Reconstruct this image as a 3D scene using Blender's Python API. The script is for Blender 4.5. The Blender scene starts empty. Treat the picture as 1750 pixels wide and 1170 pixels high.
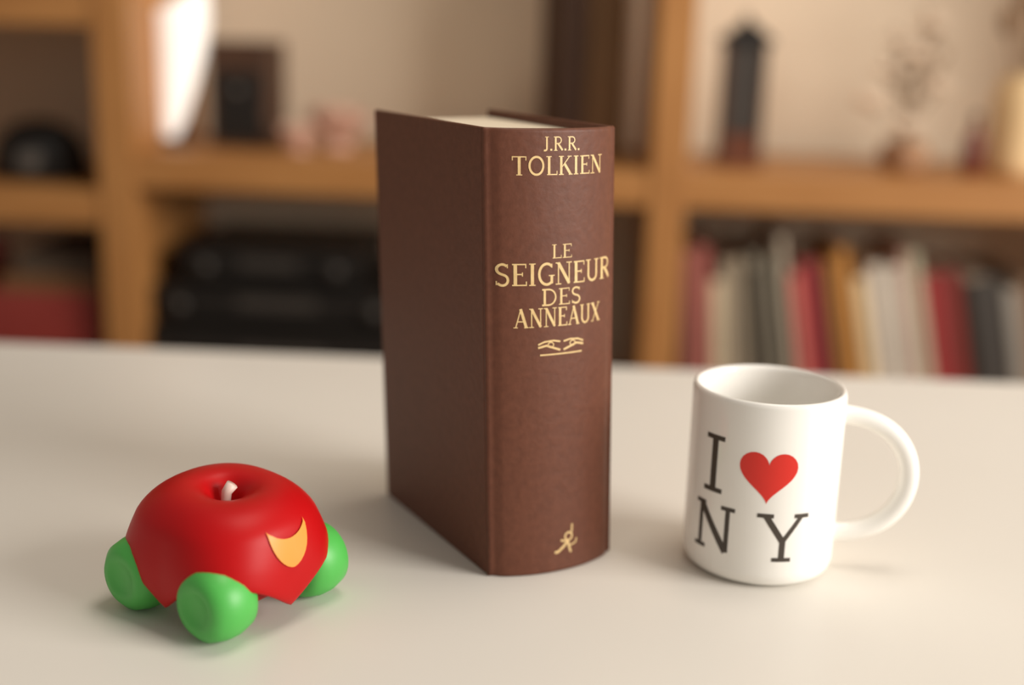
import bpy, bmesh, math, random
from math import sin, cos, pi, radians as R
from mathutils import Vector, Matrix
random.seed(7)
col = bpy.context.scene.collection

# ------------------------------------------------------------ camera, world, light, exposure
F_PX = 2100.0
PITCH = math.atan(525 / F_PX); ROLL = R(1.8)
fw = Vector((0, cos(PITCH), -sin(PITCH))); r0 = Vector((1, 0, 0)); u0 = Vector((0, sin(PITCH), cos(PITCH)))
rt = r0 * cos(ROLL) + u0 * sin(ROLL); up = u0 * cos(ROLL) - r0 * sin(ROLL)
cd = bpy.data.cameras.new('camera'); cam = bpy.data.objects.new('camera', cd); col.objects.link(cam)
M = Matrix((rt, up, -fw)).transposed().to_4x4(); M.translation = Vector((0, 0, .277)); cam.matrix_world = M
cd.sensor_width = 36; cd.lens = F_PX / 1750 * 36; cd.clip_start = .02
cd.dof.use_dof = True; cd.dof.focus_distance = .60; cd.dof.aperture_fstop = 2.0
bpy.context.scene.camera = cam

def lin(c):
    return tuple(((v / 255) / 12.92 if v / 255 <= .04045 else ((v / 255 + .055) / 1.055) ** 2.4) for v in c)

w = bpy.data.worlds.new('world'); bpy.context.scene.world = w; w.use_nodes = True
bg = w.node_tree.nodes['Background']; bg.inputs[0].default_value = (1.0, .93, .84, 1); bg.inputs[1].default_value = .31

def area(name, loc, target, sx, sy, energy, colr):
    l = bpy.data.lights.new(name, 'AREA'); l.shape = 'RECTANGLE'; l.size = sx; l.size_y = sy; l.energy = energy; l.color = colr
    o = bpy.data.objects.new(name, l); col.objects.link(o); o.location = loc
    o.rotation_euler = (Vector(target) - Vector(loc)).to_track_quat('-Z', 'Y').to_euler(); return o
area('overhead_fill', (.35, .75, 1.75), (.1, .9, 0), .7, .7, 11, (1.0, .91, .79))  # added fill light from above, brightens the back wall and tabletop
area('window_daylight', (2.3, -.24, .92), (0, 1.0, .05), 1.4, 1.3, 86, (1.0, .945, .885))

sc = bpy.context.scene
sc.view_settings.view_transform = 'Standard'; sc.view_settings.look = 'None'
sc.view_settings.gamma = 1; sc.view_settings.use_curve_mapping = False; sc.view_settings.exposure = -0.08

# ------------------------------------------------------------ materials
def mat(name, c, rough=.6, c2=None, scale=40, stretch=(1, 1, 1), bump=0, spec=.4, emit=0, detail=4):
    m = bpy.data.materials.new(name); m.use_nodes = True; nt = m.node_tree; b = nt.nodes['Principled BSDF']
    b.inputs['Roughness'].default_value = rough; b.inputs['Specular IOR Level'].default_value = spec
    tc = nt.nodes.new('ShaderNodeTexCoord'); mp = nt.nodes.new('ShaderNodeMapping'); nz = nt.nodes.new('ShaderNodeTexNoise')
    mp.inputs['Scale'].default_value = stretch; nz.inputs['Scale'].default_value = scale; nz.inputs['Detail'].default_value = detail
    nt.links.new(tc.outputs['Object'], mp.inputs[0]); nt.links.new(mp.outputs[0], nz.inputs['Vector'])
    rp = nt.nodes.new('ShaderNodeValToRGB'); nt.links.new(nz.outputs[0], rp.inputs[0])
    if c2 is None: c2 = tuple(v * .9 for v in c)
    rp.color_ramp.elements[0].position = .3; rp.color_ramp.elements[0].color = lin(c2) + (1,)
    rp.color_ramp.elements[1].position = .7; rp.color_ramp.elements[1].color = lin(c) + (1,)
    nt.links.new(rp.outputs[0], b.inputs['Base Color'])
    if bump:
        bp = nt.nodes.new('ShaderNodeBump'); bp.inputs['Strength'].default_value = bump; bp.inputs['Distance'].default_value = .001
        nt.links.new(nz.outputs[0], bp.inputs['Height']); nt.links.new(bp.outputs[0], b.inputs['Normal'])
    if emit:
        b.inputs['Emission Color'].default_value = lin(c) + (1,); b.inputs['Emission Strength'].default_value = emit
    return m

WOOD_A, WOOD_B = (186, 132, 76), (164, 110, 58)
wood_v = mat('honey wood, upright grain', WOOD_A, .5, WOOD_B, 9, (6, 6, .6), .1)
wood_h = mat('honey wood, level grain', WOOD_A, .5, WOOD_B, 9, (.6, 6, 6), .1)
wall_m = mat('warm beige wall paint', (236, 220, 194), .9, (232, 214, 188), 3)
floor_m = mat('wooden floor', (150, 110, 75), .5, (120, 84, 54), 5, (1, 8, 1))
table_m = mat('white laminate', (230, 226, 218), .42, (226, 221, 212), 2, spec=.35)
metal_m = mat('grey metal', (150, 148, 144), .35)
cloth_m = mat('brown book cloth', (104, 60, 42), .5, (94, 53, 36), 260, (1, 1, 1), .25, spec=.35)
pages_m = mat('cream page edges', (236, 222, 198), .8, (205, 188, 160), 60, (.2, 1, 30) , .2)
pages_top = mat('cream page tops', (240, 226, 204), .8, (212, 196, 170), 90, (14, .15, 1), .25)
gold_m = mat('gold foil', (232, 200, 142), .4, (214, 180, 122), 300, spec=.6)
red_m = mat('red plastic', (186, 13, 17), .42, (178, 10, 14), 6, spec=.22)
green_m = mat('green plastic', (86, 186, 84), .42, (78, 176, 76), 8, spec=.5)
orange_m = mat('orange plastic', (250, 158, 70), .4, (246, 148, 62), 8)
pinkw_m = mat('pale pinkish plastic', (240, 214, 200), .4)
mug_m = mat('white glazed ceramic', (248, 246, 240), .14, (246, 243, 237), 3, spec=.5)
ink_m = mat('dark grey print', (74, 66, 58), .4)
heart_m = mat('red print', (226, 52, 40), .35, (220, 46, 36), 20)
black_m = mat('black plastic', (30, 26, 22), .45, (24, 20, 17), 30)
dkgrey_m = mat('charcoal plastic', (64, 58, 52), .5)
grey_m = mat('dull grey', (112, 104, 96), .5)
dkbrown_m = mat('dark brown wood', (84, 56, 38), .6, (64, 42, 28), 14, (5, 5, .6))
redbrown_m = mat('reddish brown wood', (112, 62, 36), .6, (94, 50, 28), 14, (5, 5, .6))
taupe_m = mat('brown wood', (138, 104, 72), .65, (116, 86, 58), 14, (5, 5, .6))
glow_m = mat('lit frosted glass', (255, 248, 238), .5, emit=.7)
coral_m = mat('pale pink ornament', (226, 186, 164), .8, (206, 160, 138), 60, bump=.3)
petal_m = mat('pale dried petals', (246, 232, 212), .8, (236, 214, 190), 60)
stem_m = mat('brown dried stems', (136, 104, 74), .8)
pot_m = mat('beige stoneware', (178, 138, 104), .7, (160, 120, 88), 20)
cream_m = mat('cream ceramic', (236, 206, 158), .5, (222, 188, 138), 10)
wine_m = mat('dark red glaze', (110, 38, 26), .4)

# ------------------------------------------------------------ mesh helpers
def link(name, me, m=None, parent=None, smooth=False):
    o = bpy.data.objects.new(name, me); col.objects.link(o)
    if m: me.materials.append(m)
    if parent: o.parent = parent
    if smooth:
        for p in me.polygons: p.use_smooth = True
    return o
def mesh(name, V, Fc, m=None, parent=None, smooth=False):
    me = bpy.data.meshes.new(name); me.from_pydata([tuple(v) for v in V], [], Fc); me.update()
    bm = bmesh.new(); bm.from_mesh(me); bmesh.ops.recalc_face_normals(bm, faces=bm.faces); bm.to_mesh(me); bm.free()
    return link(name, me, m, parent, smooth)
def box(name, x0, x1, y0, y1, z0, z1, m, parent=None, bev=.0015, seg=2):
    bm = bmesh.new(); bmesh.ops.create_cube(bm, size=1)
    for v in bm.verts: v.co = Vector(((x0 + x1) / 2 + v.co.x * (x1 - x0), (y0 + y1) / 2 + v.co.y * (y1 - y0), (z0 + z1) / 2 + v.co.z * (z1 - z0)))
    if bev: bmesh.ops.bevel(bm, geom=bm.edges[:], offset=min(bev, .45 * min(x1 - x0, y1 - y0, z1 - z0)), segments=seg, affect='EDGES', profile=.5)
    me = bpy.data.meshes.new(name); bm.to_mesh(me); bm.free()
    return link(name, me, m, parent)
def lathe(name, prof, m, parent=None, n=48, sx=1, sy=1, cx=0, cy=0, smooth=True, closed=False):
    V = []; Fc = []
    for (r_, z) in prof:
        for k in range(n):
            a = 2 * pi * k / n; V.append((cx + sx * r_ * cos(a), cy + sy * r_ * sin(a), z))
    for i in range(len(prof) - 1):
        for k in range(n):
            k2 = (k + 1) % n; Fc.append((i * n + k, i * n + k2, (i + 1) * n + k2, (i + 1) * n + k))
    if prof[0][0] > 1e-6: Fc.append(tuple(range(n))) if not closed else None
    if prof[-1][0] > 1e-6 and not closed: Fc.append(tuple(range((len(prof) - 1) * n, len(prof) * n)))
    o = mesh(name, V, Fc, m, parent, smooth)
    bm = bmesh.new(); bm.from_mesh(o.data); bmesh.ops.remove_doubles(bm, verts=bm.verts, dist=1e-6); bm.to_mesh(o.data); bm.free()
    return o
def tube(name, pts, rad, m, parent=None, n=10):
    pts = [Vector(p) for p in pts]; rad = rad if isinstance(rad, list) else [rad] * len(pts); V = []; Fc = []
    t = (pts[1] - pts[0]).normalized(); a = t.orthogonal().normalized()
    for i, p in enumerate(pts):
        t = (pts[min(i + 1, len(pts) - 1)] - pts[max(i - 1, 0)]).normalized()
        a = (a - t * a.dot(t)).normalized(); b = t.cross(a)
        for k in range(n):
            V.append(p + (a * cos(2 * pi * k / n) + b * sin(2 * pi * k / n)) * rad[i])
    for i in range(len(pts) - 1):
        for k in range(n): Fc.append((i * n + k, i * n + (k + 1) % n, (i + 1) * n + (k + 1) % n, (i + 1) * n + k))
    Fc.append(tuple(range(n))); Fc.append(tuple(range((len(pts) - 1) * n, len(pts) * n)))
    return mesh(name, V, Fc, m, parent, True)
def prism(name, poly, y0, y1, m, parent=None, bev=0):       # polygon in x,z pushed along y
    n = len(poly); V = [(x, y0, z) for x, z in poly] + [(x, y1, z) for x, z in poly]
    Fc = [tuple(range(n)), tuple(range(n, 2 * n))] + [(i, (i + 1) % n, n + (i + 1) % n, n + i) for i in range(n)]
    o = mesh(name, V, Fc, m, parent)
    if bev:
        bm = bmesh.new(); bm.from_mesh(o.data); bmesh.ops.bevel(bm, geom=bm.edges[:], offset=bev, segments=2, affect='EDGES'); bm.to_mesh(o.data); bm.free()
    return o
def thing(name, label, cat, loc=(0, 0, 0), rz=0, group=None):
    o = bpy.data.objects.new(name, None); col.objects.link(o); o.empty_display_size = .02
    o.location = loc; o.rotation_euler = (0, 0, rz); o['label'] = label; o['category'] = cat
    if group: o['group'] = group
    return o

# the shelving stands 1.6 m away, turned slightly; u runs along it, v into its depth
SH = R(2.5)
def S(u, v, z): return (u * cos(SH) + v * sin(SH), 1.6 - u * sin(SH) + v * cos(SH), z)

# ------------------------------------------------------------ setting
FLOOR = -.75
o = box('floor', -3.2, 3.2, -1.2, 2.25, FLOOR - .05, FLOOR, floor_m, bev=0); o['kind'] = 'structure'
o = box('wall_back', -3.2, 3.2, .0, .1, FLOOR, 2.0, wall_m, bev=0); o['kind'] = 'structure'
o.location = S(0, .36, 0); o.rotation_euler.z = -SH
o = box('baseboard_back', -3.2, 3.2, -.012, -.0005, FLOOR, FLOOR + .08, table_m); o['kind'] = 'structure'
o.location = S(0, .36, 0); o.rotation_euler.z = -SH

# ------------------------------------------------------------ table
tb = thing('table', 'long white table with smooth laminate top in the foreground', 'table', (0, .392, FLOOR), R(-1.9))
box('tabletop', -1.05, 1.05, -.62, .645, -FLOOR - .028, -FLOOR, table_m, tb, .003, 3)
for x in (-.97, .97):
    for y in (-.55, .58): box('leg', x - .025, x + .025, y - .025, y + .025, 0, -FLOOR - .028, metal_m, tb, .003)
for y in (-.55, .58): box('apron', -.945, .945, y - .01, y + .01, -FLOOR - .09, -FLOOR - .028, metal_m, tb, .001)

# ------------------------------------------------------------ shelving unit
T = .047; D = .32
sh = thing('shelving_unit', 'honey-coloured wooden open shelving unit against the beige wall', 'shelf', S(0, 0, FLOOR), -SH)
Z = lambda z: z - FLOOR
UP = [-1.02, -.53, .196, .95]
for u in UP: box('upright', u - T / 2, u + T / 2, 0, D, 0, Z(.80), wood_v, sh, .002)
bays = {0: [-.56, -.21, .06, .318, .62], 1: [-.56, -.235, .112], 2: [-.56, -.235, .112]}
for b_, zs in bays.items():
    for z in zs: box('shelf_board', UP[b_] + T / 2, UP[b_ + 1] - T / 2, .003, D, Z(z - T), Z(z), wood_h, sh, .002)
box('top_board', UP[0] - T / 2, UP[3] + T / 2, 0, D, Z(.80), Z(.80 + T), wood_h, sh, .002)
L0, L1, L2 = -.21, .06, .318      # left bay levels
M0, M1 = -.235, .112

# ------------------------------------------------------------ lettering by strokes (serif capitals in a 1-high cell)
def arc(cx, cy, rx, ry, a0, a1, n=14): return [(cx + rx * cos(R(a0 + (a1 - a0) * i / n)), cy + ry * sin(R(a0 + (a1 - a0) * i / n))) for i in range(n + 1)]
K, t_ = .15, .06      # thick and thin strokes
def sf(x, y, wd=.26): return ([(x - wd / 2, y), (x, y), (x + wd / 2, y)], .05)
G = {
 'I': (.36, [([(.18, 0), (.18, .5), (.18, 1)], K), sf(.18, .02), sf(.18, .98)]),
 'L': (.62, [([(.18, 0), (.18, .5), (.18, 1)], K), sf(.18, .98), ([(.08, .03), (.35, .03), (.58, .03)], t_), ([(.58, 0), (.58, .22)], .05)]),
 'E': (.66, [([(.18, 0), (.18, .5), (.18, 1)], K), ([(.06, .03), (.35, .03), (.6, .03)], t_), ([(.6, 0), (.6, .2)], .05), ([(.06, .97), (.35, .97), (.58, .97)], t_), ([(.58, .8), (.58, 1)], .05), ([(.18, .52), (.45, .52)], t_), ([(.45, .43), (.45, .61)], .05)]),
 'S': (.58, [(arc(.29, .75, .19, .22, 35, 250) + arc(.29, .26, .2, .24, 75, -145), .11), ([(.47, .8), (.47, .98)], .05), ([(.09, .03), (.09, .22)], .05)]),
 'G': (.78, [(arc(.42, .5, .32, .47, 48, 312, 20), .12), ([(.64, .06), (.64, .42)], .13), sf(.64, .43), ([(.64, .78), (.64, .97)], .05)]),
 'N': (.82, [([(.16, 0), (.16, 1)], t_), ([(.16, .98), (.66, .03)], K), ([(.66, 0), (.66, 1)], t_), sf(.16, .02), sf(.66, .98), sf(.13, .98, .2)]),
 'U': (.8, [([(.17, 1), (.17, .35)] + arc(.4, .3, .23, .27, 180, 360) + [(.63, .35), (.63, 1)], .11), sf(.17, .98), sf(.63, .98)]),
 'R': (.76, [([(.18, 0), (.18, .5), (.18, 1)], K), sf(.18, .02), sf(.14, .98, .2), ([(.18, .97)] + arc(.38, .74, .2, .23, 90, -90) + [(.18, .51)], .09), ([(.36, .5), (.68, .02)], K)]),
 'D': (.8, [([(.18, 0), (.18, .5), (.18, 1)], K), ([(.06, .97)] + arc(.36, .5, .34, .47, 90, -90, 20) + [(.06, .03)], .1)]),
 'A': (.8, [([(.12, 0), (.4, 1)], t_), ([(.38, 1), (.68, 0)], K), ([(.2, .33), (.58, .33)], t_), sf(.12, .02, .22), sf(.68, .02, .24)]),
 'X': (.78, [([(.14, 1), (.64, 0)], K), ([(.64, 1), (.14, 0)], t_), sf(.14, .98, .24), sf(.64, .98, .2), sf(.14, .02, .2), sf(.64, .02, .24)]),
 'J': (.44, [([(.27, 1), (.27, .2)] + arc(.13, .15, .14, .13, 0, -120, 8), .13), sf(.27, .98)]),
 'T': (.7, [([(.35, 0), (.35, .97)], K), sf(.35, .02), ([(.06, .97), (.64, .97)], t_), ([(.06, .78), (.06, 1)], .05), ([(.64, .78), (.64, 1)], .05)]),
 'O': (.84, [(arc(.42, .5, .32, .47, 0, 360, 28), .12)]),
 'K': (.8, [([(.18, 0), (.18, .5), (.18, 1)], K), sf(.18, .02), sf(.18, .98), ([(.22, .42), (.62, .98)], t_), ([(.36, .58), (.68, .02)], K), sf(.62, .98, .22), sf(.68, .02, .22)]),
 '.': (.26, [([(.06, .07), (.2, .07)], .14)]),
 ' ': (.3, []),
}
def strokes_mesh(name, strokes, fmap, m, parent):           # strokes: [(points, width)] in metres; fmap(x, y, lift) -> local point
    V = []; Fc = []
    for si, (pts, wd) in enumerate(strokes):
        fine = []
        for a, b in zip(pts, pts[1:]):
            n = max(1, int(math.dist(a, b) / .0022))
            for i in range(n): fine.append((a[0] + (b[0] - a[0]) * i / n, a[1] + (b[1] - a[1]) * i / n))
        fine.append(pts[-1]); base = len(V)
        for i, p in enumerate(fine):
            q0 = fine[max(i - 1, 0)]; q1 = fine[min(i + 1, len(fine) - 1)]
            dx, dy = q1[0] - q0[0], q1[1] - q0[1]; l = math.hypot(dx, dy) or 1
            nx, ny = -dy / l * wd / 2, dx / l * wd / 2; lift = .00012 + .000012 * (si % 7)
            V.append(fmap(p[0] + nx, p[1] + ny, lift)); V.append(fmap(p[0] - nx, p[1] - ny, lift))
        for i in range(len(fine) - 1): Fc.append((base + 2 * i, base + 2 * i + 1, base + 2 * i + 3, base + 2 * i + 2))
    return mesh(name, V, Fc, m, parent)
def text_strokes(txt, cx, y, width, h, bold=1.0):
    tot = sum(G[c][0] for c in txt); k = width / tot; x = cx - width / 2; out = []
    for c in txt:
        for pts, wd in G[c][1]: out.append(([(x + p[0] * k, y + p[1] * h) for p in pts], wd * min(k, h) * bold))
        x += G[c][0] * k
    return out

# ------------------------------------------------------------ the big brown book
BW, BH, BD, BUL = .0765, .2335, .136, .0105
A = R(30); P0 = Vector((-.0062, .5945, 0))
bk = thing('thick_book', 'thick brown cloth-bound book standing upright on the table, gilt title on its spine', 'book',
           (P0.x + cos(A) * BW / 2, P0.y + sin(A) * BW / 2, 0), A)
LEAN = -.038          # an old book: the block leans a little to the left
def shear(o):
    for v in o.data.vertices:       # lean towards the world's -x, the foot stays on the table
        v.co.x += cos(A) * LEAN * v.co.z; v.co.y += -sin(A) * LEAN * v.co.z
    o.data.update(); return o
TH = .0032
for s in (-1, 1):
    shear(box('cover', s * BW / 2 - (TH if s > 0 else 0), s * BW / 2 + (TH if s < 0 else 0), .006, BD, 0, BH, cloth_m, bk, .0012, 3))
def spine_pt(s, z, off=0):          # s across the spine in metres; rounded with a groove at each joint
    q = 2 * s / BW; y = -BUL * (1 - abs(q) ** 2.2) + .004
    g = math.exp(-((abs(q) - .93) / .05) ** 2) * .0014
    return Vector((s, y + g - off, z))
V = []; Fc = []; NS = 40
for layer in (0, -.0022):
    for z in (.0, .0007, .002, BH - .002, BH - .0007, BH):
        e = .0012 if z in (0, BH) else 0
        for i in range(NS + 1):
            V.append(spine_pt((-.5 + i / NS) * (BW - 2e-4), z, layer - e if layer == 0 else layer))
W = NS + 1
for L in range(2):
    for j in range(5):
        for i in range(NS): a = L * 6 * W + j * W + i; Fc.append((a, a + 1, a + W + 1, a + W))
for j in (0, 5):
    for i in range(NS): a = j * W + i; b = 6 * W + j * W + i; Fc.append((a, a + 1, b + 1, b))
for i in (0, NS):
    for j in range(5): a = j * W + i; b = 6 * W + j * W + i; Fc.append((a, a + W, b + W, b))
shear(mesh('spine', V, Fc, cloth_m, bk, True))
# page block: rounded back, hollow fore edge
V = []; Fc = []; n = 24; hw = BW / 2 - TH - .0003; z0, z1 = .004, BH - .0045
ring = [(hw * (-1 + 2 * i / n), -.0035 * (1 - (-1 + 2 * i / n) ** 2) + .0062) for i in range(n + 1)] + \
       [(hw * (1 - 2 * i / n), BD - .004 - .005 * (1 - (1 - 2 * i / n) ** 2)) for i in range(n + 1)]
m_ = len(ring); V = [(x, y, z0) for x, y in ring] + [(x, y, z1) for x, y in ring]
for i in range(m_): Fc.append((i, (i + 1) % m_, m_ + (i + 1) % m_, m_ + i))
for b in (0, m_):
    for i in range(n): Fc.append((b + i, b + i + 1, b + m_ - 2 - i, b + m_ - 1 - i))
shear(mesh('page_block', V, Fc, pages_top, bk))
hb = tube('headband', [spine_pt((-.42 + .84 * i / 16) * BW, BH - .0042, -.0037) for i in range(17)], .0011, petal_m, bk, 8); shear(hb)
def fm(x, y, lift):
    p = spine_pt(x, y, lift); return p
def line(txt, ypx_z, wd, h, label=None, cx=0.0):
    o = strokes_mesh('lettering', text_strokes(txt, cx, ypx_z - h / 2, wd, h, 1.0), fm, gold_m, bk); o['label'] = label or 'gilt lettering reading ' + txt
    return shear(o)
PZ = lambda y: BH - (y - 222) * BH / 768.0          # heights up the spine
line('J.R.R.', PZ(246), .0215, .0068)
line('TOLKIEN', PZ(281), .0530, .0092)
line('LE', PZ(421), .0125, .0070)
line('SEIGNEUR', PZ(458), .0690, .0112)
line('DES', PZ(497), .0240, .0085)
line('ANNEAUX', PZ(531), .0520, .0098)
fl = []
zc = PZ(581)
for s in (-1, 1):
    fl.append(([(s * x, zc + y) for x, y in [(.001, -.0022), (.005, -.0008), (.009, .0006), (.0135, -.0004)]], .0011))
    fl.append(([(s * x, zc + y) for x, y in [(.001, .0022), (.005, .0030), (.010, .0026), (.0135, .0012)]], .0009))
    fl.append(([(s * (.0065 + .0016 * cos(a * pi / 6)), zc + .0008 + .0014 * sin(a * pi / 6)) for a in range(13)], .0006))
fl.append(([(-.0125, zc - .0042), (.0125, zc - .0042)], .0008))
o = shear(strokes_mesh('ornament', fl, fm, gold_m, bk)); o['label'] = 'small gilt flourish below the title'
em = []; ex, ez = .0045, .0165
em.append(([(ex + .0022 * cos(a * pi / 8), ez + .0028 + .0022 * sin(a * pi / 8)) for a in range(17)], .0010))
em.append(([(ex - .0005, ez + .0004), (ex - .003, ez - .0025), (ex - .0065, ez - .005), (ex - .0085, ez - .0052)], .0015))
em.append(([(ex - .0005, ez + .0004), (ex + .0003, ez - .003), (ex + .0015, ez - .0065)], .0013))
em.append(([(ex - .002, ez + .0005), (ex - .005, ez + .0012)], .0010))
em.append(([(ex + .0020, ez + .005), (ex + .0022, ez + .0095)], .0010))
em.append(([(ex + .001, ez - .0025), (ex + .0045, ez - .0015), (ex + .0052, ez + .001)], .0009))
o = shear(strokes_mesh('emblem', em, fm, gold_m, bk)); o['label'] = 'small gilt emblem at the foot of the spine'

# ------------------------------------------------------------ the mug
MR, MH = .0405, .101
mg = thing('mug', 'white ceramic mug printed with I, a red heart and N Y, handle to the right', 'mug', (.1385, .632, 0), 0)
prof = [(0, .003), (.028, .003), (.030, 0), (.034, 0), (.0365, .0012), (.0395, .004), (MR, .009), (MR, .05), (MR, MH - .003), (MR - .0004, MH - .001), (MR - .0016, MH),
        (MR - .0030, MH - .0006), (MR - .0036, MH - .003), (MR - .0040, .05), (MR - .0042, .012), (MR - .008, .006), (.02, .0048), (0, .0046)]
lathe('body', prof, mug_m, mg, 96)
ha = R(-6)
hp = []
for i in range(33):
    a = R(92 - 184 * i / 32); x = MR - .006 + .0425 * max(0, cos(a)) ** .8; z = .053 + .0335 * sin(a)
    hp.append((x * cos(ha), x * sin(ha), z))
hnd = tube('handle', hp, [.0054] * len(hp), mug_m, mg, 14)
def mfm(x, y, lift):        # x: arc length from the middle of the print
    a = R(-96) + x / MR; r_ = MR + lift
    return Vector((r_ * cos(a), r_ * sin(a), y + .004))
def slab(txt, strokes):
    o = strokes_mesh('lettering', strokes, mfm, ink_m, mg); o['label'] = 'dark printed letter ' + txt
iw = .0032
x0 = -.0315
slab('I', [([(x0, .046), (x0, .0745)], iw * 1.2), ([(x0 - .006, .046), (x0 + .006, .046)], .0026), ([(x0 - .006, .0745), (x0 + .006, .0745)], .0026)])
x1 = -.029
slab('N', [([(x1 - .009, .0135), (x1 - .009, .0375)], .0026), ([(x1 + .008, .0135), (x1 + .008, .0375)], .0026), ([(x1 - .009, .0375), (x1 + .008, .0135)], .0038),
           ([(x1 - .013, .0135), (x1 - .005, .0135)], .0022), ([(x1 - .013, .0375), (x1 - .006, .0375)], .0022), ([(x1 + .004, .0375), (x1 + .012, .0375)], .0022)])
x2 = .0085
slab('Y', [([(x2, .0135), (x2, .0245)], iw), ([(x2 - .0095, .0375), (x2, .0235)], iw), ([(x2 + .0095, .0375), (x2, .0235)], .0024),
           ([(x2 - .005, .0135), (x2 + .005, .0135)], .0022), ([(x2 - .014, .0375), (x2 - .0055, .0375)], .0022), ([(x2 + .0055, .0375), (x2 + .0135, .0375)], .0022)])
hx, hz, hs = -.0015, .0600, .0150
V = []; Fc = []; NR = 8; NA = 48
for i in range(NR + 1):
    for k in range(NA):
        t = 2 * pi * k / NA; q = i / NR
        V.append(mfm(hx + q * hs * (sin(t) ** 3), hz + q * hs / 15 * (13 * cos(t) - 5 * cos(2 * t) - 2 * cos(3 * t) - cos(4 * t)) * .95, .00015))
for i in range(NR):
    for k in range(NA): Fc.append((i * NA + k, i * NA + (k + 1) % NA, (i + 1) * NA + (k + 1) % NA, (i + 1) * NA + k))
o = mesh('heart', V, Fc, heart_m, mg, True); o['label'] = 'red printed heart'

# ------------------------------------------------------------ the apple-shaped toy on wheels
HD = R(-35)
ty = thing('toy_car', 'chunky red apple-shaped toy car with four fat green wheels', 'toy', (-.137, .563, 0), HD)
pr = [(.0, .0470), (.003, .0472), (.0055, .0500), (.0085, .0560), (.013, .0598), (.020, .0612), (.028, .0596), (.035, .0550), (.0405, .0480), (.0435, .0400), (.0440, .0320), (.0432, .0240), (.0412, .0150)]
def prof_at(t):
    x = t * (len(pr) - 1); i = min(int(x), len(pr) - 2); f = x - i
    P = [pr[max(0, min(len(pr) - 1, i + k))] for k in (-1, 0, 1, 2)]
    c = lambda a: .5 * (2 * P[1][a] + (P[2][a] - P[0][a]) * f + (2 * P[0][a] - 5 * P[1][a] + 4 * P[2][a] - P[3][a]) * f * f + (3 * P[1][a] - P[0][a] - 3 * P[2][a] + P[3][a]) * f ** 3)
    return c(0), c(1)
def body_pt(phi, t, off=0):
    r_, z = prof_at(t); c, s = cos(phi), sin(phi)
    sq = (abs(c) ** 2.6 + abs(s) ** 2.6) ** (-1 / 2.6); k = 1 + (sq - 1) * min(1, t * 1.2)     # squarish plan
    lob = 1 + .05 * cos(2 * phi) * t
    arch = max(0, abs(sin(2 * phi))) ** 1.2; low = max(0, (t - .66) / .34)
    zb = .010 + .019 * arch; z = z * (1 - low) + zb * low
    fl = .0035 * low * arch
    z += .0045 * cos(phi - R(150)) * max(0, 1 - t * 1.3) * min(1, t * 3)
    return Vector(((r_ + off + fl) * k * lob * c, (r_ + off + fl) * k * lob * s, z + off * (.5 if t < .6 else 0)))
V = []; Fc = []; NP, NT = 96, 40
for j in range(NT + 1):
    for k in range(NP): V.append(body_pt(2 * pi * k / NP, .04 + .96 * j / NT))
for k in range(NP):      # turned-in rim
    p = V[NT * NP + k]; V.append(Vector((p.x * .86, p.y * .86, p.z + .002)))
for j in range(NT + 1):
    for k in range(NP): Fc.append((j * NP + k, j * NP + (k + 1) % NP, (j + 1) * NP + (k + 1) % NP, (j + 1) * NP + k))
Fc.append(tuple(range(NP)))
mesh('body', V, Fc, red_m, ty, True)
box('chassis', -.034, .034, -.016, .016, .012, .034, red_m, ty, .004, 3)
WRd = .0185
for sx in (-1, 1):
    for sy in (-1, 1):
        wr = [(0, -.012), (.0075, -.0125), (.009, -.0135), (.013, -.013), (.0168, -.0095), (WRd, -.003), (WRd, .003), (.0168, .0095), (.013, .013), (.009, .0135), (.0075, .0125), (0, .012)]
        wh = lathe('wheel', wr, green_m, ty, 40)
        wh.rotation_euler = (R(90), 0, 0); wh.location = (sx * .0265, sy * .0305, WRd)
    ax = tube('axle', [(sx * .0265, -.022, WRd), (sx * .0265, .022, WRd)], .003, grey_m, ty)
tube('stem', [(0, 0, .0455), (-.0008, .0002, .051), (-.001, .001, .056), (.001, .003, .0600)], [.0026, .0024, .0026, .0030], pinkw_m, ty)['label'] = 'short pale pinkish stem in the hollow on top'
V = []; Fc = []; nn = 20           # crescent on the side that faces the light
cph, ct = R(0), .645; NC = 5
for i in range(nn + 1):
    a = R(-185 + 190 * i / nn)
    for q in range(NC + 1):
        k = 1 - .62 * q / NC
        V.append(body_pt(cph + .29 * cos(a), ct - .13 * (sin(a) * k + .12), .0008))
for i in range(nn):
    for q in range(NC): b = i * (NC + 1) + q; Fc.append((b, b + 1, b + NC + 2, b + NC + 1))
mesh('crescent_patch', V, Fc, orange_m, ty, True)['label'] = 'orange crescent on the nose'

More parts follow.
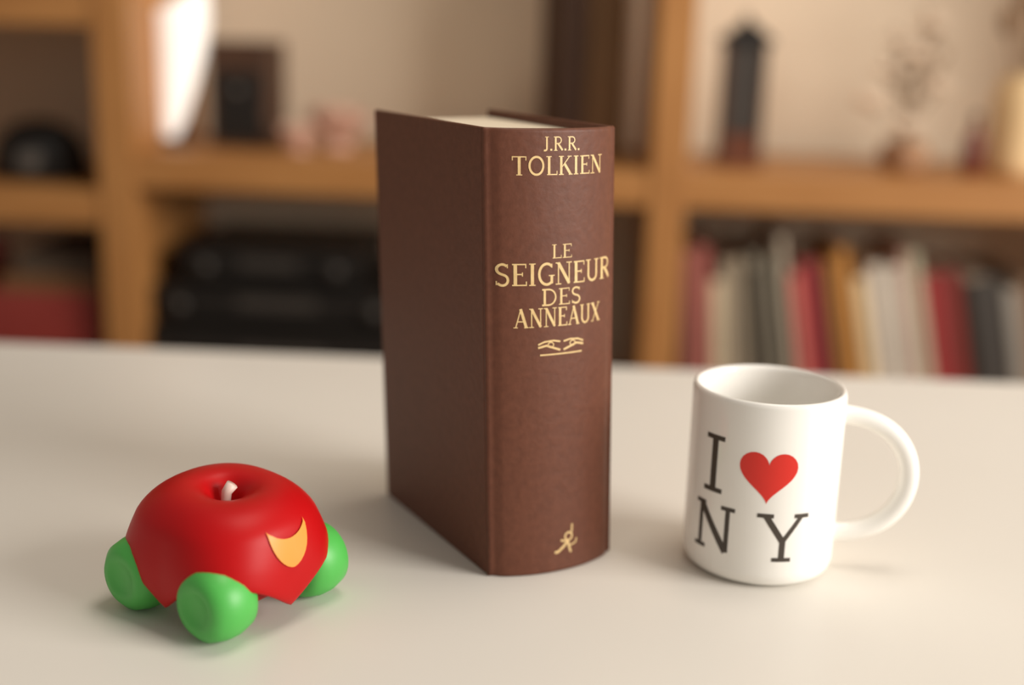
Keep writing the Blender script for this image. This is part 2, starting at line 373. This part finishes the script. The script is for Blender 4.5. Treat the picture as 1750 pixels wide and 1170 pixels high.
# ------------------------------------------------------------ books on the lower right shelf
def bookmat(c): return mat('book cover %d %d %d' % c, c, .55, tuple(v * .92 for v in c), 12)
def make_book(label, th, h, d, c, u, v, z, lean, group=None, flat=False):
    # built with its lower left corner at the origin, spine towards the room
    r_ = thing('book', label, 'book', S(u, v, z), -SH, group)
    r_.rotation_euler = (0, -lean, -SH)
    m = bookmat(c); b = min(.0022, th * .18); V = []; 
    box('cover', 0, b, 0, d, 0, h, m, r_, .0005); box('cover', th - b, th, 0, d, 0, h, m, r_, .0005)
    box('spine', b * .6, th - b * .6, -.0012, b, 0, h, m, r_, min(.0015, th * .3), 3)
    box('pages', b, th - b, b, d - .004, .003, h - .004, pages_m, r_, 0)
    return r_
B = [  # label, u at mid height, thickness, height, colour, lean
 ('dull rose book standing against the right-hand upright', .018, .262, (150, 92, 80), 3),
 ('old pink book with a faded top, second from the upright', .019, .268, (170, 96, 86), 4),
 ('short cream book just behind the left rim of the mug', .016, .222, (214, 194, 160), 5),
 ('beige-grey book to the right of the short cream one', .015, .250, (176, 160, 136), 6),
 ('taupe book before the pair of thin dark ones', .014, .254, (164, 148, 124), 7),
 ('thin dark grey book, the left of a thin dark pair', .0085, .248, (78, 72, 60), 8),
 ('light grey book between two thin dark books', .0120, .262, (160, 148, 128), 8.5),
 ('thin dark olive book, the right of a thin dark pair', .0085, .246, (84, 78, 66), 9),
 ('grey-green book left of the tallest pale one', .016, .258, (146, 138, 120), 9.5),
 ('tallest pale grey book, rising above its neighbours', .011, .288, (190, 176, 154), 10),
 ('salmon pink book leaning on the left of the crimson one', .014, .238, (214, 116, 104), 10.5),
 ('broad crimson book above the middle of the mug', .026, .256, (150, 50, 52), 11),
 ('thin black-brown book right of the crimson one', .009, .250, (66, 44, 38), 11.5),
 ('ochre brown book, left of the ochre pair', .016, .260, (176, 118, 52), 12),
 ('tall ochre yellow book, right of the ochre pair', .016, .276, (196, 136, 66), 12),
 ('short cream book with a yellowed spine, right of the ochre pair', .020, .236, (232, 204, 158), 12.5),
 ('white book between the yellowed one and the grey one', .020, .256, (226, 212, 194), 12.5),
 ('thin grey book between two white books', .009, .252, (150, 140, 124), 12.5),
 ('off-white book with a bright spine, beside the thin grey one', .016, .256, (218, 204, 186), 13),
 ('tall pinkish beige book', .010, .276, (208, 164, 146), 13),
 ('tall pale greenish book left of the two red ones', .014, .276, (190, 184, 156), 13),
 ('bright red book, the left of two red ones', .024, .244, (158, 50, 48), 13),
 ('dark red book, the right of two red ones', .024, .250, (128, 44, 38), 13),
 ('thin brown book between dark red and charcoal', .009, .246, (98, 58, 30), 13),
 ('thick charcoal binder-like book near the right edge', .044, .240, (62, 56, 50), 13),
 ('grey book at the right edge of the picture', .020, .230, (150, 142, 130), 13),
 ('brown book beyond the grey one at the right edge', .020, .245, (120, 90, 64), 13),
]
ub = UP[2] + T / 2 + .016; prev = None
grp = 'books leaning on the lower right shelf'
for i, (lb, th, h, c, ln) in enumerate(B):
    th *= .97; h -= .020
    ln = R(ln)
    if prev is None: u = UP[2] + T / 2 + h * sin(ln) + .001
    else:
        pu, pth, ph, pl = prev; hc = min(h, ph) * .97     # contact height
        # right face of the previous book at that height, then the new left face
        ur = pu + pth / cos(pl) - hc * math.tan(pl)
        u = max(ur + hc * math.tan(ln), pu + pth / cos(pl)) + .0006
    dep = random.uniform(.165, .205)
    make_book(lb, th, h, dep, c, u, .018 + random.uniform(0, .014), M0 + .0005, ln, grp)
    prev = (u, th, h, ln)

# ------------------------------------------------------------ left shelves
t = thing('domed_ornament', 'black dome-shaped ornament with a dull grey oval front on the upper left shelf', 'ornament', S(-.682, .12, L1 + .0006), -SH)
V = [(0, .082), (.012, .081), (.03, .076), (.045, .064), (.055, .048), (.060, .026), (.061, .008), (.058, .0)]
lathe('dome', V[::-1], black_m, t, 48, 1.12, .8)
lathe('foot_ring', [(.060, 0), (.064, .002), (.064, .007), (.060, .009)], black_m, t, 48, 1.12, .8)
f_ = lathe('front_disc', [(0, 0), (.0155, 0), (.0165, .002), (.014, .004), (0, .0045)], grey_m, t, 32); f_.rotation_euler = (R(72), 0, 0); f_.location = (.004, -.0445, .029)
# flat stack, lower left
st = [('dark red book lying at the bottom of the lower left stack', .045, (126, 42, 34)), ('bright red book lying second from the bottom of the left stack', .038, (146, 54, 46)),
      ('dull red book lying third in the left stack', .034, (150, 58, 50))]
z = L0 + .0006
def flat_book(label, u0, u1, v0, d, th, c, z, rz=0, group=None):
    r_ = thing('book', label, 'book', S(u0, v0, z), -SH + rz, group); m = bookmat(c); b = .002; wd = u1 - u0
    box('cover', 0, wd, 0, d, 0, b, m, r_, .0005); box('cover', 0, wd, 0, d, th - b, th, m, r_, .0005)
    box('spine', 0, wd, -.001, b, b * .6, th - b * .6, m, r_, .001, 3); box('pages', .003, wd - .003, b, d - .004, b, th - b, pages_m, r_, 0)
for i, (lb, th, c) in enumerate(st):
    flat_book(lb, -.765 + .004 * i, -.572 - .003 * i, .03 + .006 * i, .24, th, c, z, 0, 'books lying on the lower left shelf'); z += th + .0003
flat_book('tan book lying on top of the red ones, left shelf', -.722, -.578, .05, .20, .022, (132, 92, 58), z, 0, 'books lying on the lower left shelf'); z += .0223
flat_book('grey-brown book lying topmost in the lower left stack', -.700, -.590, .06, .20, .030, (96, 80, 64), z, R(2), 'books lying on the lower left shelf')
make_book('pink book leaning at the left edge of the picture', .022, .175, .16, (190, 92, 88), -.783, .03, L0 + .0005, R(4), 'books lying on the lower left shelf')

# ------------------------------------------------------------ black hi-fi stack, middle shelf
def hifi(label, u0, u1, z, h, v0, d, kn, rz=0):
    r_ = thing('audio_unit', label, 'stereo', S((u0 + u1) / 2, v0, z), -SH + rz, 'black audio units on the middle shelf'); hw = (u1 - u0) / 2
    for x in (-hw + .04, hw - .04):
        for y in (.03, d - .03): lathe('foot', [(.012, 0), (.012, .006)], black_m, r_, 16, cx=x, cy=y)
    box('case', -hw, hw, .006, d, .006, h, black_m, r_, .002)
    box('front_panel', -hw - .001, hw + .001, 0, .006, .008, h, black_m, r_, .0015)
    box('display', -hw * .35, hw * .3, -.0008, .0005, h * .45, h * .75, dkgrey_m, r_, .0003)
    for x in kn:
        k = lathe('knob', [(.0, 0), (.011, 0), (.0105, .012), (.0, .0125)], dkgrey_m, r_, 20); k.rotation_euler = (R(90), 0, 0); k.location = (x, 0, h * .5)
hifi('wide black audio unit at the bottom of the stack', -.502, -.125, M0, .108, .03, .27, [-.15, .14, .11])
hifi('flat black audio unit in the middle of the stack', -.497, -.150, M0 + .1082, .056, .04, .26, [-.14, .13])
hifi('black audio unit on top of the stack, its top in view', -.462, -.215, M0 + .1644, .052, .05, .24, [-.09, .09])

# ------------------------------------------------------------ middle upper shelf
t = thing('table_lamp', 'glowing white lamp with a tall tapering shade beside the left upright', 'lamp', S(-.470, .12, M1), -SH)
lathe('base', [(.022, 0), (.022, .006), (.016, .010), (.008, .012)], dkbrown_m, t, 32, cx=-.010)
n = 48; V = []; Fc = []
for j, (r_, zz) in enumerate([(.010, .012), (.0155, .035), (.0235, .08), (.0310, .13), (.0345, .17), (.0340, .185)]):
    for k in range(n):
        a = 2 * pi * k / n; sl = (.012 + cos(a) * .016 if j == 5 else 0)
        V.append((r_ * cos(a) + r_ - .0345, r_ * sin(a), zz + sl))
for j in range(5):
    for k in range(n): Fc.append((j * n + k, j * n + (k + 1) % n, (j + 1) * n + (k + 1) % n, (j + 1) * n + k))
Fc.append(tuple(range(n)))
o = mesh('lamp_shade', V, Fc, glow_m, t, True); o['label'] = 'bright white shade, cut slantwise at the top'
sm = o.modifiers.new('thick', 'SOLIDIFY'); sm.thickness = .0015

t = thing('wooden_box', 'dark brown upright box with a blackish inset front, beside the white lamp', 'box', S(-.394, .11, M1), -SH)
box('case', -.042, .042, 0, .11, 0, .146, dkbrown_m, t, .003)
box('front_panel', -.033, .033, -.003, .001, .010, .105, black_m, t, .0015)
k = lathe('knob', [(0, 0), (.005, 0), (.006, .005), (0, .008)], grey_m, t, 16); k.rotation_euler = (R(90), 0, 0); k.location = (.0, -.003, .08)

# pale pink ruffled ornaments
def ruffle(label, u, v, s, seed, m=coral_m):
    rr = random.Random(seed); t = thing('shell_ornament', label, 'ornament', S(u, v, M1 + .0006), -SH + rr.uniform(-.5, .5), 'pale pink ornaments beside the dark box')
    for k in range(6):
        a = k * pi / 3 + rr.uniform(-.2, .2); V = []; Fc = []; NI, NJ = 8, 8
        for i in range(NI + 1):
            for j in range(NJ + 1):
                q = i / NI; b = (j / NJ - .5) * 1.3 * (.35 + q * .8)
                r_ = s * (.12 + q * .75); zz = s * (.05 + q * 1.15 * (.75 + .1 * (k % 3))) + s * .09 * sin(j * 2.3 + k) * q
                V.append((r_ * cos(a + b), r_ * sin(a + b) * .8, zz))
        for i in range(NI):
            for j in range(NJ): Fc.append((i * (NJ + 1) + j, i * (NJ + 1) + j + 1, (i + 1) * (NJ + 1) + j + 1, (i + 1) * (NJ + 1) + j))
        o = mesh('lobe', V, Fc, m, t, True); md = o.modifiers.new('thick', 'SOLIDIFY'); md.thickness = .003
    lathe('foot', [(0, 0), (s * .45, 0), (s * .4, s * .08), (s * .18, s * .2), (0, s * .22)], m, t, 24)
ruffle('taller pale pink ruffled ornament left of the big book', -.262, .14, .050, 3)
ruffle('small peach ruffled ornament next to the dark box', -.305, .09, .030, 5)

t = thing('wooden_crate', 'tall brown wooden box behind the top of the big book', 'box', S(.082, .17, M1), -SH + R(20))
box('carcass', -.043, .043, -.045, .045, 0, .27, taupe_m, t, .003)
for k in range(3): box('slat', -.043 + k * .029, -.043 + k * .029 + .027, -.052, -.0452, .006, .266, [dkbrown_m, taupe_m, taupe_m][k], t, .0015)
for k in range(2): box('slat', -.0500, -.0435, -.044 + k * .046, -.002 + k * .046, .006, .266, dkbrown_m, t, .0015)

# ------------------------------------------------------------ right upper shelf
t = thing('house_lantern', 'dark house-shaped lantern with a pointed roof near the right upright', 'lantern', S(.298, .10, M1), -SH)
for x in (-.0275, .0215): box('post', x, x + .006, 0, .055, .012, .165, dkbrown_m, t, .001)
box('base', -.030, .030, -.003, .058, 0, .012, redbrown_m, t, .0015)
box('back_panel', -.0215, .0215, .048, .054, .012, .165, dkbrown_m, t, .001)
box('front_panel', -.0215, .0215, .003, .008, .045, .165, dkgrey_m, t, .001)
box('front_board', -.0215, .0215, .002, .009, .012, .044, redbrown_m, t, .001)
prism('roof', [(-.034, .163), (.034, .163), (.034, .169), (.006, .190), (0, .196), (-.006, .190), (-.034, .169)], -.004, .059, black_m, t, .001)
lathe('finial', [(0, .193), (.004, .195), (.004, .200), (0, .204)], black_m, t, 16, cy=.027)

def flowers(name, label, u, v, pot, stems, blooms, cat='plant'):
    t = thing(name, label, cat, S(u, v, M1), -SH)
    lathe('pot', pot, pot_m, t, 36)
    top = pot[-1][1] * .9
    for (dx, dy, dz, s) in blooms:
        tube('stem', [(0, 0, top * .5), (dx * .25, dy * .25, top + (dz - top) * .45), (dx * .7, dy * .7, top + (dz - top) * .8), (dx, dy, dz)], .0013, stem_m, t, 6)
        V = []; Fc = []; rr = random.Random(int(dz * 1e4)); base = 0
        for layer, (tilt, sc_) in enumerate(((.25, 1), (.8, .75), (1.2, .45))):
            for k in range(6):
                a = k * pi / 3 + layer * .5; b = len(V)
                for (q, wd) in ((0, .12), (.5, .38), (.85, .30), (1, .05)):
                    for sd in (-1, 1):
                        r_ = s * sc_ * q * cos(tilt); V.append((dx + r_ * cos(a) - sd * wd * s * sc_ * sin(a), dy + (r_ * sin(a) + sd * wd * s * sc_ * cos(a)) * .9, dz + s * sc_ * q * sin(tilt) + .1 * s * (q == 1)))
                for i in range(3): Fc.append((b + 2 * i, b + 2 * i + 1, b + 2 * i + 3, b + 2 * i + 2))
        o = mesh('bloom', V, Fc, petal_m, t, False); md = o.modifiers.new('thick', 'SOLIDIFY'); md.thickness = .0012
    for (dx, dy, dz) in stems:
        tube('stem', [(0, 0, top * .5), (dx * .3, dy * .3, top + (dz - top) * .5), (dx, dy, dz)], [.0014, .0012, .0008], stem_m, t, 6)
        V = []; Fc = []
        for k in range(7):
            q = .45 + .08 * k; px_, py_, pz_ = dx * q * .95, dy * q, top + (dz - top) * q; sd = 1 if k % 2 else -1; b = len(V)
            V += [(px_, py_, pz_), (px_ + sd * .007, py_ - .002, pz_ + .008), (px_ + sd * .012, py_, pz_ + .018), (px_ + sd * .003, py_ + .002, pz_ + .012)]
            Fc.append((b, b + 1, b + 2, b + 3))
        mesh('leaf_spray', V, Fc, stem_m, t)
flowers('dried_flowers', 'pale dried flowers in a low beige pot in the middle of the right shelf', .525, .13, [(.022, 0), (.03, .008), (.034, .022), (.030, .036), (.026, .040)],
        [(.03, .01, .20), (-.02, .02, .185), (.012, -.01, .215), (-.035, -.005, .15), (.045, 0, .165)],
        [(-.055, -.01, .085, .030), (-.010, -.035, .056, .028), (-.036, 0, .128, .022), (.002, -.01, .150, .026), (.020, 0, .190, .026), (.034, -.01, .108, .024), (-.020, .01, .170, .020)])

t = thing('vase', 'cream ceramic vase at the right edge of the upper shelf', 'vase', S(.668, .11, M1), -SH)
lathe('body', [(.026, 0), (.033, .004), (.037, .02), (.036, .04), (.0385, .06), (.036, .08), (.037, .10), (.033, .118), (.026, .128), (.0275, .134), (.0245, .133), (.023, .124), (.030, .10), (.030, .03), (0, .01)], cream_m, t, 48)
for (dx, dz) in ((-.03, .19), (-.012, .22), (.012, .205), (.03, .18)):
    tube('stem', [(0, 0, .03), (dx * .3, 0, .12), (dx * .6, 0, .12 + (dz - .12) * .6), (dx, 0, dz)], .0013, stem_m, t, 6)
    lathe('seed_head', [(0, dz - .006), (.008, dz), (.012, dz + .012), (.009, dz + .024), (0, dz + .030)], taupe_m, t, 16, cx=dx)
t = thing('small_bottle', 'small dark red bottle left of the cream vase', 'bottle', S(.609, .10, M1), -SH)
lathe('body', [(.0, 0), (.011, 0), (.013, .004), (.013, .045), (.009, .055), (.005, .060), (.005, .072)], wine_m, t, 24)
lathe('stopper', [(.006, .0722), (.006, .082), (.0, .083)], dkbrown_m, t, 16)
